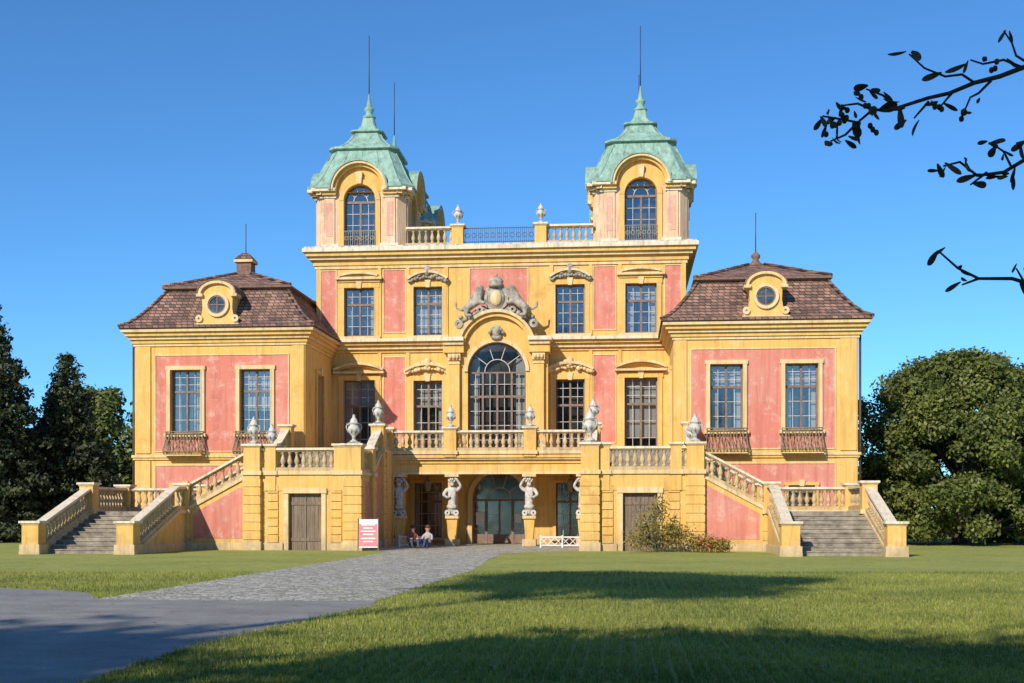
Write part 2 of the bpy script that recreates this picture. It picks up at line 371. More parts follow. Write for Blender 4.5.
# ------------------------------------------------------------ central body
F0=Fr(0,0,1,0,0,-1)
H=[(-1.25,1.25,-.1,3.35),(-1.6,1.6,4.1,9.0)]
for s in (-1,1):
    for c,hw,a,b in ((3.33,.66,.3,2.85),(3.33,.68,4.15,7.65),(6.6,.76,4.15,7.7),(3.33,.68,9.75,12.05),(6.6,.72,9.75,12.05)):
        H.append((s*c-hw,s*c+hw,a,b)); window(F0,s*c,a,b,hw,curt=.4,rows=5 if b-a>3 else 4)
        if a>1: surround(F0,s*c,a,b,hw,sill=(a>9),t=.22)
        else: surround(F0,s*c,a,b,hw,t=.15)
wl.wall(F0,-8.65,8.65,-.1,13.5,0,H,.5,YEL)
for s in (-1,1):
    a,b=sorted((s*4.42,s*5.42))
    panel(F0,a,b,4.7,8.75); panel(F0,a,b,9.95,12.85)
    a,b=sorted((s*7.72,s*8.42)); panel(F0,a,b,9.95,12.85)
    for q in (5.55,4.2,2.55):
        a,b=sorted((s*q,s*(q+.16 if q!=2.55 else q-.18))); wl.box(F0,a,b,4.1,9.1,0,.06,YEL); wl.box(F0,a,b,9.6,13.2,0,.06,YEL)
    a,b=sorted((s*8.45,s*8.65)); wl.box(F0,a,b,9.6,13.2,0,.05,YEL)
    seghood(F0,s*6.6,8.12,1.15,.28); co.box(F0,s*6.6-1.2,s*6.6+1.2,8.0,8.1,0,.28,CRM)
    co.box(F0,s*6.6-1.1,s*6.6+1.1,12.42,12.54,0,.26,CRM); co.box(F0,s*6.6-1.0,s*6.6+1.0,12.3,12.42,0,.14,YEL)
    seghood(F0,s*6.6,12.54,.9,.13)
    seghood(F0,s*3.33,8.05,1.05,.3); carving(F0,s*3.33,8.0,1.0,.62,14,.14,CRM,3+s)
    carving(F0,s*3.33,12.3,.85,.6,14,.14,STN,9+s); seghood(F0,s*3.33,12.35,.9,.32)
panel(F0,-1.35,1.35,9.95,12.85)
for F,L in ((Fr(8.65,0,0,1,1,0),11.2),(Fr(-8.65,0,0,1,-1,0),11.2)):
    wl.wall(F,0,L,-.1,13.5,0,[],.1,YEL); panel(F,.6,3.6,10.0,12.8); panel(F,7.6,10.6,10.0,12.8); panel(F,4.4,6.8,10.0,12.8)
wl.wall(Fr(0,11.2,1,0,0,1),-8.65,8.65,-.1,13.5,0,[],.1,YEL)
for z0,z1,p,m in ((8.98,9.12,.08,YEL),(9.12,9.3,.22,CRM),(9.3,9.44,.38,YEL),(9.44,9.58,.54,CR2)):
    co.box(F0,-8.6,8.6,z0,z1,-.1,p,m)
belts(-8.65,8.65,0,11.2,[(12.95,13.1,.07,CRM),(13.1,13.35,.13,YEL),(13.35,13.5,.30,CRM),(13.5,13.68,.44,YEL),(13.68,13.86,.56,CR2),(13.86,13.94,.48,WST)])
# ------------------------------------------------------------ projecting bay with arched window
FB=Fr(0,-.9,1,0,0,-1)
wl.wall(FB,-2.35,2.35,4.1,9.3,0,[(-1.34,1.34,4.1,9.3)],.4,YEL)
R=1.34; vs_=7.95
sp=[(-R,vs_)]+[(R*math.cos(math.radians(a)),vs_+R*math.sin(math.radians(a))) for a in range(172,0,-8)]+[(R,vs_),(R,9.31),(-R,9.31)]
wl.prism(FB,sp,-.36,0,YEL)
tym=[(1.55,9.3)]+[(1.55*math.cos(math.radians(a)),8.95+1.55*math.sin(math.radians(a))) for a in range(16,168,8)]+[(-1.55,9.3)]
wl.prism(FB,tym,-.9,-.01,YEL)
co.ring(FB,0,8.95,1.5,1.68,13,167,-.9,.22,YEL,24); co.ring(FB,0,8.95,1.68,1.82,12,168,-.9,.36,CRM,24)
co.ring(FB,0,vs_,1.34,1.5,0,180,-.1,.09,CRM,24)
window(FB,0,4.15,vs_+R,R,arch=True,w=-.25,rows=5,cols=4,curt=0,tr=.70)
wn.box(FB,-1.3,-.85,4.2,8.6,-.55,-.5,CURT); wn.box(FB,.85,1.3,4.2,8.6,-.55,-.5,CURT)
for F in (Fr(2.35,-.9,0,1,1,0),Fr(-2.35,-.9,0,1,-1,0)): wl.wall(F,0,.9,4.1,9.6,0,[],.1,YEL)
for s in (-1,1):
    for uu,pr in ((1.94,.22),):
        a,b=s*uu-.24,s*uu+.24
        wl.box(FB,a,b,4.75,8.5,0,pr,YEL); co.box(FB,a-.06,b+.06,4.1,4.72,0,pr+.08,CRM); co.box(FB,a-.04,b+.04,4.72,4.85,0,pr+.05,CRM)
        co.box(FB,a-.05,b+.05,8.45,8.75,0,pr+.08,CRM); co.box(FB,a-.02,b+.02,8.28,8.36,0,pr+.04,CRM)
        for k in range(3): orn.blob(FB.P(s*uu+(k-1)*.16,8.6,pr+.12),(.09,.08,.12),CRM,8,5)
    a,b=sorted((s*1.5,s*2.45))
    co.box(FB,a,b,8.8,9.15,-.8,.28,YEL); co.box(FB,a,b,9.15,9.32,-.8,.38,CRM)
    a,b=sorted((s*1.48,s*2.55)); co.box(FB,a,b,9.32,9.5,-.8,.5,CR2)
orn.blob(FB.P(0,9.72,.16),(.2,.18,.27),STN); orn.blob(FB.P(0,9.5,.14),(.26,.14,.14),STN)
for k in range(7): orn.blob(FB.P(-.3+.1*k,9.72+.25*math.sin(math.pi*k/6),.12),(.09,.1,.09),STN,8,5)
# ------------------------------------------------------------ entrance under terrace
wl.ring(F0,0,2.1,1.25,1.45,0,180,-.05,.12,CRM,20)
sp=[(-1.25,2.1)]+[(1.25*math.cos(math.radians(a)),2.1+1.25*math.sin(math.radians(a))) for a in range(172,0,-8)]+[(1.25,2.1),(1.25,3.36),(-1.25,3.36)]
wl.prism(F0,sp,-.5,-.004,YEL)
wl.box(F0,-1.45,-1.25,-.1,2.1,0,.12,CRM); wl.box(F0,1.25,1.45,-.1,2.1,0,.12,CRM)
window(F0,0,.02,3.35,1.25,arch=True,w=-.35,rows=3,cols=2,curt=0,tr=.98)
for s in (-1,1): wn.box(F0,s*.62-.06,s*.62+.06,0,2.05,-.4,-.3,FRM)
wn.box(F0,-1.2,1.2,.05,.45,-.39,-.33,FRM)
wn.box(F0,-1.1,-.72,.9,1.5,-.33,-.315,WHT); wn.box(F0,.75,1.05,1.0,1.42,-.33,-.315,WHT)
st.box(W0,-4.3,4.3,3.78,4.1,-3.75,-.02,CRM); st.box(W0,-4.3,4.3,3.62,3.78,-3.62,-.04,YEL)
st.box(W0,-4.3,4.3,3.2,3.62,-3.55,-3.1,YEL); st.box(W0,-4.3,4.3,3.15,3.25,-3.58,-3.07,CRM)
st.box(W0,-4.3,4.3,3.86,3.98,-3.82,-3.7,YEL)
herm=[]
for x in (-4.05,-1.7,1.7,4.05):
    st.box(W0,x-.2,x+.2,1.2,3.2,-3.4,-3.12,YEL)
    st.box(W0,x-.3,x+.3,-.1,.3,-3.75,-3.1,CRM); 
    st.prism(Fr(x,-3.15,1,0,0,-1),[(-.16,.3),(.16,.3),(.24,1.2),(-.24,1.2)],0,.45,YEL); st.box(W0,x-.29,x+.29,1.2,1.33,-3.68,-3.1,CRM)
    st.box(W0,x-.3,x+.3,3.03,3.15,-3.72,-3.1,CRM); herm.append((x,-3.45,1.33))
YB=-16.0; YT=-11.5
for s in (-1,1):
    a,b=sorted((s*4.31,s*7.88)); st.box(W0,a,b,-.1,4.09,-5.0,-.02,YEL)
    a,b=sorted((s*4.45,s*8.5)); st.box(W0,a,b,-.1,4.085,-5.7,-5.02,STEP)
    for i in range(7):
        y=-5.7-.314*i; st.box(W0,a,b,-.1,4.1-1.1*(i+1)/7,y-.314,y,STEP)
    st.box(W0,a,b,2.6,3.0,-10.6,-7.9,STEP)
    xf=s*4.55
    ped(s*4.55,-3.6,4.1)
    rail(xf,-3.6,xf,-5.7,4.1,4.1); P=ped(xf,-5.7,4.1); rail(xf,-5.7,xf,-7.9,4.1,3.0); urn_spots.append(P+(.9,)); ped(xf,-7.9,3.0)
    rail(xf,-7.9,xf,-10.5,3.0,3.0); urn_spots.append(ped(xf,-10.5,3.0,s=.34)+((1.15 if s>0 else 1.0),))
    xe=s*8.5
    rail(xf,-10.5,xe,-10.5,3.0,3.0,zb=2.3,pan=False); urn_spots.append(ped(xe,-10.5,3.0,s=.32))
    ped(s*6.44+1.35,-10.5,3.0,s=.2,zb=2.3,band=False); ped(s*6.44-1.35,-10.5,3.0,s=.2,zb=2.3,band=False)
    FL=Fr(0,-10.62,s,0,0,-1)
    st_h=[(5.79,7.09,-.1,2.2)]
    wl.wall(FL,4.55,8.5,-.1,2.75,0,st_h,.3,YEL)
    wl.box(FL,5.62,5.79,-.1,2.2,0,.06,CRM); wl.box(FL,7.09,7.26,-.1,2.2,0,.06,CRM); wl.box(FL,5.58,7.3,2.2,2.4,0,.09,CRM)
    for q in (5.0,7.5):
        z=.3
        while z<2.5: wl.box(FL,q,q+.42,z,z+.28,0,.05,YEL); z+=.32
    wl.box(FL,4.6,5.57,-.1,.28,0,.07,CRM); wl.box(FL,7.31,8.4,-.1,.28,0,.07,CRM)
    for k in range(8):
        a=5.79+.1625*k; wn.box(FL,a+.004,a+.1585,0,2.19,-.2-.004*(k%2),-.14,WOOD)
    for z in (.35,1.75): wn.box(FL,5.83,6.42,z,z+.12,-.15,-.11,WOOD); wn.box(FL,6.46,7.05,z,z+.12,-.15,-.11,WOOD)
    wn.box(FL,6.425,6.455,0,2.19,-.15,-.10,WOOD)
    rail(xe,-8.0,xe,-5.9,3.0,4.1); ped(xe,-5.75,4.1,s=.25); urn_spots.append(ped(xe,-8.0,3.0)+(.85,))
    xg=s*11.3
    for i in range(10):
        a,b=sorted((s*(8.5+.28*i),s*(8.5+.28*(i+1)))); st.box(W0,a,b,-.1,3.0-.15*(i+1),-10.5,-8.0,STEP)
    rail(xe,-10.5,xg,-10.5,3.0,1.5); rail(xe,-8.0,xg,-8.0,3.0,1.5); ped(xg,-10.5,1.5); ped(xg,-8.0,1.5)
    xk=s*14.7; a,b=sorted((xg,xk))
    st.box(W0,a,b,-.1,1.5,YT,-8.0,STEP)
    for i in range(9):
        y=YT-.46*i; st.box(W0,a,b,-.1,1.5-.15*(i+1),y-.46,y,STEP); st.box(W0,a,b,1.5-.15*(i+1)-.03,1.5-.15*(i+1)+.012,y-.49,y-.02,STEP)
    rail(xg,-8.0,xk,-8.0,1.5,1.5,pan=False); ped(xk,-8.0,1.5); rail(xk,-8.0,xk,YT,1.5,1.5); ped(xk,YT,1.5)
    rail(xk,YT,xk,YB,1.5,0.02); ped(xk,YB,0.05,s=.3); rail(xg,-10.5,xg,YT,1.5,1.5); rail(xg,YT,xg,YB,1.5,0.02); ped(xg,YB,.05,s=.3)
urn_spots+= [ped(-1.75,-3.6,4.1,zb=3.9)+(.85,),ped(1.75,-3.6,4.1,zb=3.9)+(.85,)]
for a,b in ((-4.5,-1.75),(-1.75,1.75),(1.75,4.5)): rail(a,-3.6,b,-3.6,4.1,4.1,zb=4.0)
for s in (-1,1):
    rail(s*1.95,.3,s*4.4,.3,13.94,13.94,zb=13.9); urn_spots.append(ped(s*1.95,.3,13.94,zb=13.9,h=.9)+(.85,))
st.box(W0,-1.7,1.7,13.94,14.08,.15,.45,CRM)
for z in (14.16,14.8): ir.box(W0,-1.7,1.7,z,z+.035,.28,.32,IRON)
for k in range(35):
    x=-1.68+3.36*k/34; ir.box(W0,x-.012,x+.012,14.08,14.8,.29,.31,IRON)
for k in range(11):
    x=-1.5+3.0*k/10; ir.ring(Fr(0,.3,1,0,0,-1),x,14.48,.09,.12,0,360,-.012,.012,IRON,12)
# ------------------------------------------------------------ towers
CAPP=[(2.2,16.68),(2.56,16.74),(2.56,16.84),(2.42,16.98),(2.2,17.35),(2.0,17.75),(1.85,18.1)]
def caph(z):
    for i in range(1,len(CAPP)-1):
        a,b=CAPP[i],CAPP[i+1]
        if a[1]<=z<=b[1]: return a[0]+(b[0]-a[0])*(z-a[1])/(b[1]-a[1])
    return CAPP[-1][0] if z>17 else 2.56
def tower(cx,cy):
    h=2.15; UA=1.38; CZ=16.65
    for F in (Fr(cx,cy-h,1,0,0,-1),Fr(cx+h,cy,0,1,1,0),Fr(cx,cy+h,-1,0,0,1),Fr(cx-h,cy,0,-1,-1,0)):
        wl.wall(F,-1.8,1.8,13.9,16.6,0,[(-.75,.75,13.95,16.6)],.3,TWR)
        ty=[(1.12,16.6)]+[(1.12*math.cos(math.radians(a)),16.65+1.12*math.sin(math.radians(a))) for a in range(0,181,10)]+[(-1.12,16.6),(-.75,16.6)]+[(.75*math.cos(math.radians(a)),16.2+.75*math.sin(math.radians(a))) for a in range(180,-1,-10)]+[(.75,16.6)]
        wl.prism(F,ty,-.3,.01,YEL)
        wl.box(F,-.98,-.76,13.95,16.2,0,.07,YEL); wl.box(F,.76,.98,13.95,16.2,0,.07,YEL); wl.ring(F,0,16.2,.76,.98,0,180,0.005,.09,YEL,18)
        co.ring(F,0,CZ,1.1,1.22,0,180,-.3,.24,YEL,20); co.ring(F,0,CZ,1.22,1.33,0,180,-.3,.40,CRM,20)
        rf.ring(F,0,CZ,1.33,1.41,0,180,-1.3,.45,COP,20)
        co.prism(F,[(-.1,16.95),(.1,16.95),(.16,17.5),(-.16,17.5)],0,.2,CRM)
        for sg in (-1,1):
            vs=[];fs=[]
            for hh,z in CAPP: vs+=[F.P(sg*UA,z,hh-h),F.P(sg*hh*.8,z,hh-h)]
            for j in range(len(CAPP)-1): fs.append((2*j,2*j+1,2*j+3,2*j+2))
            rf.add(vs,fs,COP)
        K=16;T=6;vs=[];fs=[]
        for k in range(K+1):
            u=-UA+2*UA*k/K; zs=CZ+math.sqrt(max(0,UA*UA-u*u)); zs=min(zs,18.05)
            for j in range(T+1):
                z=zs+(18.1-zs)*j/T; vs.append(F.P(u,z,caph(max(z,16.75))-h))
        for k in range(K):
            for j in range(T): fs.append((k*(T+1)+j,(k+1)*(T+1)+j,(k+1)*(T+1)+j+1,k*(T+1)+j+1))
        rf.add(vs,fs,COP)
        for s in (-1,1):
            a,b=sorted((s*1.2,s*1.7)); wl.box(F,a,b,14.15,16.3,0,.06,TWR); wl.box(F,a+.1,b-.1,14.5,16.1,.05,.075,TWP)
            for z0,z1,p,e in ((16.32,16.45,.1,1.9),(16.45,16.6,.22,2.05),(16.6,16.74,.36,2.25)):
                a,b=sorted((s*1.12,s*e)); co.box(F,a,b,z0,z1,-.05,p,CR2 if p!=.22 else YEL)
        co.box(F,-1.85,-.98,13.94,14.15,0,.1,CR2); co.box(F,.98,1.85,13.94,14.15,0,.1,CR2)
        window(F,0,14.0,16.95,.75,arch=True,w=-.22,rows=4,cols=2,curt=0,tr=.97)
        for z in (14.03,14.72): ir.box(F,-.76,.76,z,z+.03,.10,.13,GILT)
        for k in range(15): u=-.74+1.48*k/14; ir.box(F,u-.01,u+.01,14.0,14.72,.105,.125,GILT)
        for k in range(6): ir.ring(F,-.62+.248*k,14.4,.07,.1,0,360,.1,.13,GILT,10)
    for sx,sy in ((1,1),(1,-1),(-1,1),(-1,-1)):
        a=(cx+sx*1.8,cy+sy*2.15); b=(cx+sx*2.15,cy+sy*1.8)
        wl.add([(*a,13.9),(*b,13.9),(*b,16.7),(*a,16.7)],[(0,1,2,3)],TWR)
        co.add([(a[0],a[1]+sy*.3,16.45),(b[0]+sx*.3,b[1],16.45),(b[0]+sx*.3,b[1],16.74),(a[0],a[1]+sy*.3,16.74),(cx+sx*1.8,cy+sy*1.8,16.45),(cx+sx*1.8,cy+sy*1.8,16.74)],[(0,1,2,3),(0,1,4),(3,2,5)],CR2)
        vs=[];fs=[]
        for hh,z in CAPP: vs+=[(cx+sx*hh*.8,cy+sy*hh,z),(cx+sx*hh,cy+sy*hh*.8,z)]
        for j in range(len(CAPP)-1): fs.append((2*j,2*j+1,2*j+3,2*j+2))
        rf.add(vs,fs,COP)
    rf.loft(cx,cy,[(1.85,18.1),(1.70,18.35),(1.54,18.7),(1.52,18.78),(1.68,18.82),(1.68,18.92),(1.36,19.0),(1.04,19.25),(.80,19.55),(.68,19.8),(.66,19.86),(.79,19.9),(.79,19.97),(.52,20.05),(.35,20.3),(.25,20.7)],COP,.2)
    for sx in (-1,1):
        for sy in (-1,1):
            for prof in (CAPP[2:]+[(1.54,18.7)],[(1.36,19.02),(1.04,19.25),(.80,19.55),(.68,19.8)]):
                for q in ((1,.8),(.8,1)):
                    rf.tube([(cx+sx*r*q[0],cy+sy*r*q[1],z) for r,z in prof],.028,COP,5)
    for u in (-.45,0,.45):
        for dx,dy in ((0,-1),(1,0),(-1,0)):
            pr=[(1.85,18.1),(1.70,18.35),(1.54,18.7)]
            rf.tube([(cx+(dx*r if dx else u*r),cy+(dy*r if dy else u*r),z) for r,z in pr],.02,COP,4)
    rf.rev(cx,cy,[(.27,20.68),(.33,20.74),(.33,20.8),(.2,20.88),(.16,21.0),(.24,21.12),(.24,21.2),(.13,21.3),(.08,21.6),(.03,21.9),(.015,22.0)],COP,10)
    rf.rev(cx,cy,[(.028,21.7),(.02,24.8)],IRON,6)
for cx in (-6.6,6.6):
    for cy in (2.25,8.95): tower(cx,cy)
# ------------------------------------------------------------ wings
m,nt,b,o=newmat('dormer_glass'); b.inputs['Roughness'].default_value=.06
nt.links.new(ramp(nt,noise(nt,coord(nt),2,3),[(.3,(.03,.04,.05)),(.7,(.10,.13,.17))]),b.inputs['Base Color']); GLS2=m
def basket(F,cu,v0,v1,hw):
    prof=[(0,.42),(.06,.50),(.15,.52),(.3,.46),(.5,.32),(.75,.24),(1,.24)]
    n=13
    def pt(t):
        for i in range(len(prof)-1):
            if prof[i][0]<=t<=prof[i+1][0]:
                k=(t-prof[i][0])/(prof[i+1][0]-prof[i][0]); return prof[i][1]*(1-k)+prof[i+1][1]*k
    T=[0,.08,.16,.28,.4,.55,.7,.85,1]
    for k in range(n):
        q=k/(n-1)*2-1
        ir.tube([F.P(cu+q*(hw+.1*pt(t)),v0+(v1-v0)*t,pt(t)) for t in T],.016,GILT,5)
    for k in range(7):
        q0=-1+k*2/7
        for a,b in ((q0,q0+2/7),(q0+2/7,q0)):
            ir.tube([F.P(cu+(a+(b-a)*t)*(hw+.05),v0+(v1-v0)*(.1+.75*t),pt(.1+.75*t)+.01) for t in (0,.2,.4,.6,.8,1)],.013,GILT,4)
    for s in (-1,1):
        for k in range(4):
            f=k/4
            ir.tube([F.P(cu+s*(hw+.1*pt(t)),v0+(v1-v0)*t,pt(t)*f+.02) for t in T],.014,GILT,4)
    for t in (0,.14,.9,1):
        w=pt(t); e=hw+.1*w
        ir.tube([F.P(cu-e,v0+(v1-v0)*t,0.02),F.P(cu-e,v0+(v1-v0)*t,w),F.P(cu+e,v0+(v1-v0)*t,w),F.P(cu+e,v0+(v1-v0)*t,0.02)],.022,GILT,5)
    co.box(F,cu-hw-.05,cu+hw+.05,v0-.06,v0-.015,0,.48,CRM)
def wing(s):
    F=Fr(0,-5,s,0,0,-1); hs=[]
    for c in (10.1,13.2):
        hs.append((c-.68,c+.68,4.9,7.68)); window(F,c,4.9,7.68,.68,curt=.6,rows=5)
        surround(F,c,4.9,7.68,.68,t=.17,pr=.09,mat=CRM,w=.012,key=False); basket(F,c,3.98,4.98,.8)
        hs.append((c-.55,c+.55,1.0,2.6)); window(F,c,1.0,2.6,.55,rows=3,curt=.2); surround(F,c,1.0,2.6,.55,t=.14,w=.012)
    wl.wall(F,7.9,15.5,-.1,9.0,0,hs,.35,YEL)
    panel(F,8.65,14.55,4.15,8.3,[h for h in hs if h[2]>4]); panel(F,8.65,14.55,.7,3.5,[h for h in hs if h[2]<4])
    for a,b in ((7.95,8.45),(14.78,15.45)): wl.box(F,a,b,4.05,8.7,0,.06,YEL); wl.box(F,a,b,.1,3.72,0,.06,YEL)
    F=Fr(s*7.9,0,0,-1,-s,0); h2=[(1.9,3.1,4.2,7.68)]
    wl.wall(F,0,5,-.1,9.0,0,h2,.35,YEL); window(F,2.5,4.2,7.68,.6,rows=5); surround(F,2.5,4.2,7.68,.6,t=.17,sill=False)
    F=Fr(s*15.5,0,0,-1,s,0); h3=[(c-.68,c+.68,4.9,7.68) for c in (-.8,3.0)]
    wl.wall(F,-2.6,5,-.1,9.0,0,h3,.35,YEL)
    for c in (-.8,3.0): window(F,c,4.9,7.68,.68,rows=5); surround(F,c,4.9,7.68,.68,t=.17,w=.012); basket(F,c,3.98,4.98,.8)
    panel(F,-2.0,4.3,4.15,8.3,h3); panel(F,-2.0,4.3,.7,3.5)
    wl.wall(Fr(0,2.6,s,0,0,1),7.9,15.5,-.1,9.0,0,[],.1,YEL)
    x0,x1=sorted((s*7.9,s*15.5))
    belts(x0,x1,-5,2.6,[(3.76,3.86,.07,YEL),(3.86,3.97,.12,CRM),(8.72,8.84,.06,CRM),(8.84,9.0,.12,YEL),(9.0,9.14,.22,CRM),(9.14,9.3,.34,YEL),(9.3,9.44,.46,CRM),(-.1,.3,.08,CRM)])
    cx,cy=s*11.7,-1.2
    rf.loft(cx,cy,[(4.28,9.42),(4.33,9.46),(4.33,9.54),(4.02,9.70),(3.66,10.05),(3.30,10.5),(2.98,10.95),(2.74,11.3),(2.7,11.4)],TILE)
    rf.loft(cx,cy,[(2.7,11.34),(2.92,11.40),(2.92,11.48),(2.8,11.52)],BRICK)
    rf.loft(cx,cy,[(2.88,11.49),(2.1,11.78),(1.2,12.15),(.35,12.5)],TILE)
    for a in (-1,1):
        for b in (-1,1):
            for pr in ([(4.33,9.56),(4.02,9.72),(3.66,10.07),(3.30,10.52),(2.98,10.97),(2.74,11.32)],[(2.88,11.52),(2.1,11.81),(1.2,12.18),(.35,12.52)]):
                rf.tube([(cx+a*r,cy+b*r,z) for r,z in pr],.085,TILE,6)
    if s<0:
        rf.box(W0,cx-.34,cx+.34,12.2,13.05,cy-.34,cy+.34,BRICK); rf.box(W0,cx-.44,cx+.44,13.05,13.17,cy-.44,cy+.44,CRM)
        rf.loft(cx,cy,[(.44,13.17),(.3,13.35),(.12,13.53)],TILE)
    else: rf.rev(cx,cy,[(.35,12.46),(.38,12.56),(.2,12.67),(.12,12.8),(.2,12.9),(.2,13.0),(.05,13.15)],BRICK,10)
    rf.rev(cx,cy,[(.025,13.1),(.018,14.9)],IRON,6)
    F=Fr(cx,-5.3,1,0,0,-1)
    top=[(.78*math.cos(math.radians(a)),10.92+.52*math.sin(math.radians(a))) for a in range(0,181,12)]
    out=[(-.9,9.62),(.9,9.62),(.92,9.75),(.72,9.95),(.66,10.3),(.68,10.8)]+top+[(-.68,10.8),(-.66,10.3),(-.72,9.95),(-.92,9.75)]
    wl.prism(F,out,-2.2,0,YEL)
    co.box(F,-.98,.98,9.5,9.64,-.3,.12,CRM)
    pts=[(.84*math.cos(math.radians(a)),10.92+.58*math.sin(math.radians(a))) for a in range(0,181,12)]
    pin=[(.70*math.cos(math.radians(a)),10.92+.45*math.sin(math.radians(a))) for a in range(180,-1,-12)]
    co.prism(F,pts+pin,-1.0,.14,CRM)
    co.box(F,-.9,-.62,10.8,10.93,-.5,.15,CRM); co.box(F,.62,.9,10.8,10.93,-.5,.15,CRM)
    rf.prism(F,[(x*1.05,10.93+(z-10.92)*1.08) for x,z in pts]+[(x,z) for x,z in pts[::-1]],-2.4,.17,BRICK)
    co.ring(F,0,10.45,.40,.53,0,360,0,.1,CRM,24); wn.ring(F,0,10.45,.34,.40,0,360,0,.06,FRM,24)
    wn.ring(F,0,10.45,.0,.36,0,360,0,.012,GLS2,24)
    wn.box(F,-.02,.02,10.09,10.81,.01,.04,FRM); wn.box(F,-.36,.36,10.43,10.47,.01,.038,FRM)
    for q in (-1,1): co.ring(F,q*.8,9.86,.05,.16,0,360,0,.08,CRM,14)
    xo=s*15.62; wl.rev(xo,-4.85,[(.05,.1),(.05,9.1)],IRON,8)
wing(-1); wing(1)
for x in (-3.0,3.45):
    ir.rev(x,-2.2,[(.012,2.95),(.012,3.62)],IRON,5); ir.rev(x,-2.2,[(.02,2.4),(.12,2.45),(.17,2.85),(.18,2.88),(.05,3.0),(.02,3.05)],GILT,6,False)
wl.build('walls',palace); co.build('cornices',palace); wn.build('windows',palace); rf.build('roofs',palace); st.build('staircase',palace); orn.build('carvings',palace); ir.build('ironwork',palace)
# ------------------------------------------------------------ urns
u=MB()
u.box(W0,-.2,.2,0,.07,-.2,.2,STN)
u.rev(0,0,[(.17,.07),(.17,.1),(.08,.15),(.06,.22),(.09,.25),(.06,.28),(.13,.34),(.20,.43),(.235,.55),(.225,.64),(.17,.70),(.15,.73),(.22,.77),(.23,.80),(.15,.83),(.15,.9),(.09,.98),(.05,1.02),(.07,1.07),(.02,1.14)],WST,14)
for k in range(8):
    a=k*math.pi/4; u.blob((.21*math.cos(a),.21*math.sin(a),.5),(.055,.055,.09),STN,6,4)
for sg in (-1,1):
    u.tube([(sg*.19,0,.72),(sg*.27,0,.76),(sg*.30,0,.66),(sg*.27,0,.54),(sg*.22,0,.48)],[.026]*5,WST,6)
uo=u.build('stone_urn')
first=True
for sp_ in urn_spots:
    if first: o=uo; first=False
    else: o=bpy.data.objects.new('stone_urn',uo.data); S.collection.objects.link(o)
    o.location=sp_[:3]; k=sp_[3] if len(sp_)>3 else .95
    o.scale=(k,k,k); o.rotation_euler[2]=random.uniform(-.7,.7)
# ------------------------------------------------------------ skinned figures
def skin(name,vs,es,rad,matfn,mats,sub=2):
    me=bpy.data.meshes.new(name+'_sk'); me.from_pydata(vs,es,[]); ob=bpy.data.objects.new(name+'_sk',me); S.collection.objects.link(ob)
    md=ob.modifiers.new('s','SKIN'); md.use_smooth_shade=True
    for i,r in enumerate(rad):
        rr=r if isinstance(r,tuple) else (r,r); me.skin_vertices[0].data[i].radius=rr
        me.skin_vertices[0].data[i].use_root=(i==0)
    ob.modifiers.new('ss','SUBSURF').levels=sub
    bpy.context.view_layer.update()
    dg=bpy.context.evaluated_depsgraph_get(); nm=bpy.data.meshes.new_from_object(ob.evaluated_get(dg)); nm.name=name
    nm.materials.clear()
    for m in mats: nm.materials.append(m)
    for p in nm.polygons: p.material_index=matfn(p.center); p.use_smooth=True
    bpy.data.objects.remove(ob); o=bpy.data.objects.new(name,nm); S.collection.objects.link(o); return o
hv=[(0,0,.0),(0,0,.25),(0,-.03,.5),(0,-.02,.85),(0,-.02,1.12),(0,-.05,1.27),(0,-.07,1.42),
    (.26,-.02,1.08),(.42,-.08,1.25),(.24,-.12,1.52),(.10,-.10,1.6),(-.26,-.02,1.08),(-.40,-.12,.88),(-.20,-.22,.75),(-.05,-.24,.8),(0,-.07,1.56)]
he=[(0,1),(1,2),(2,3),(3,4),(4,5),(5,6),(4,7),(7,8),(8,9),(9,10),(4,11),(11,12),(12,13),(13,14),(6,15)]
hr=[(.15,.13),(.2,.17),(.17,.14),(.24,.17),(.15,.13),.08,.13,.10,.075,.06,.05,.10,.08,.06,.05,.11]
h0=skin('atlas_statue',hv,he,hr,lambda c:0,[WST])
hm=MB()
for k in range(10):
    a=k*.63; hm.blob((.14*math.cos(a),-.07+.13*math.sin(a),1.50+.05*math.sin(3*a)),(.06,.06,.06),WST,7,4)
for k in range(5): hm.blob((-.06+.03*k,-.2,1.33-.02*(k%2)),(.04,.05,.08),WST,7,4)
for sg in (-1,1): hm.ring(Fr(0,0,1,0,0,-1),sg*.2,.12,.04,.13,0,360,-.05,.2,WST,12)
hm.blob((0,-.12,.38),(.25,.12,.12),WST)
hm.blob((0,-.2,1.44),(.025,.04,.05),WST,6,4)
for i,(x,y,z) in enumerate(herm):
    if i==0: o=h0
    else: o=bpy.data.objects.new('atlas_statue',h0.data); S.collection.objects.link(o)
    o.location=(x,y-.05,z); o.scale=((1 if x<0 else -1)*.95,1.0,1.04)
    if i==0: hob=hm.build('hair_and_scroll',o)
    else:
        q=bpy.data.objects.new('hair_and_scroll',hob.data); S.collection.objects.link(q); q.parent=o
crest=empty('sculpture_group')
c=MB(); FC=Fr(0,-1.05,1,0,0,-1)
c.blob((0,-1.1,11.25),(.42,.2,.52),STN,16,8); c.ring(FC,0,11.25,.42,.56,0,360,-.1,.12,STN,24)
c.blob((0,-1.25,11.25),(.28,.14,.36),CRM,14,8)
c.rev(0,-1.08,[(.34,11.78),(.36,11.88),(.30,11.95),(.34,12.05),(.2,12.2),(.05,12.28)],STN,12); c.blob((0,-1.08,12.33),(.07,.07,.08),STN)
for k in range(18):
    a=math.pi*(k/17); r=random.Random(k)
    c.blob((.68*math.cos(a),-1.05,11.15+.62*math.sin(a)),(r.uniform(.08,.16),.12,r.uniform(.08,.16)),STN,8,5,a)
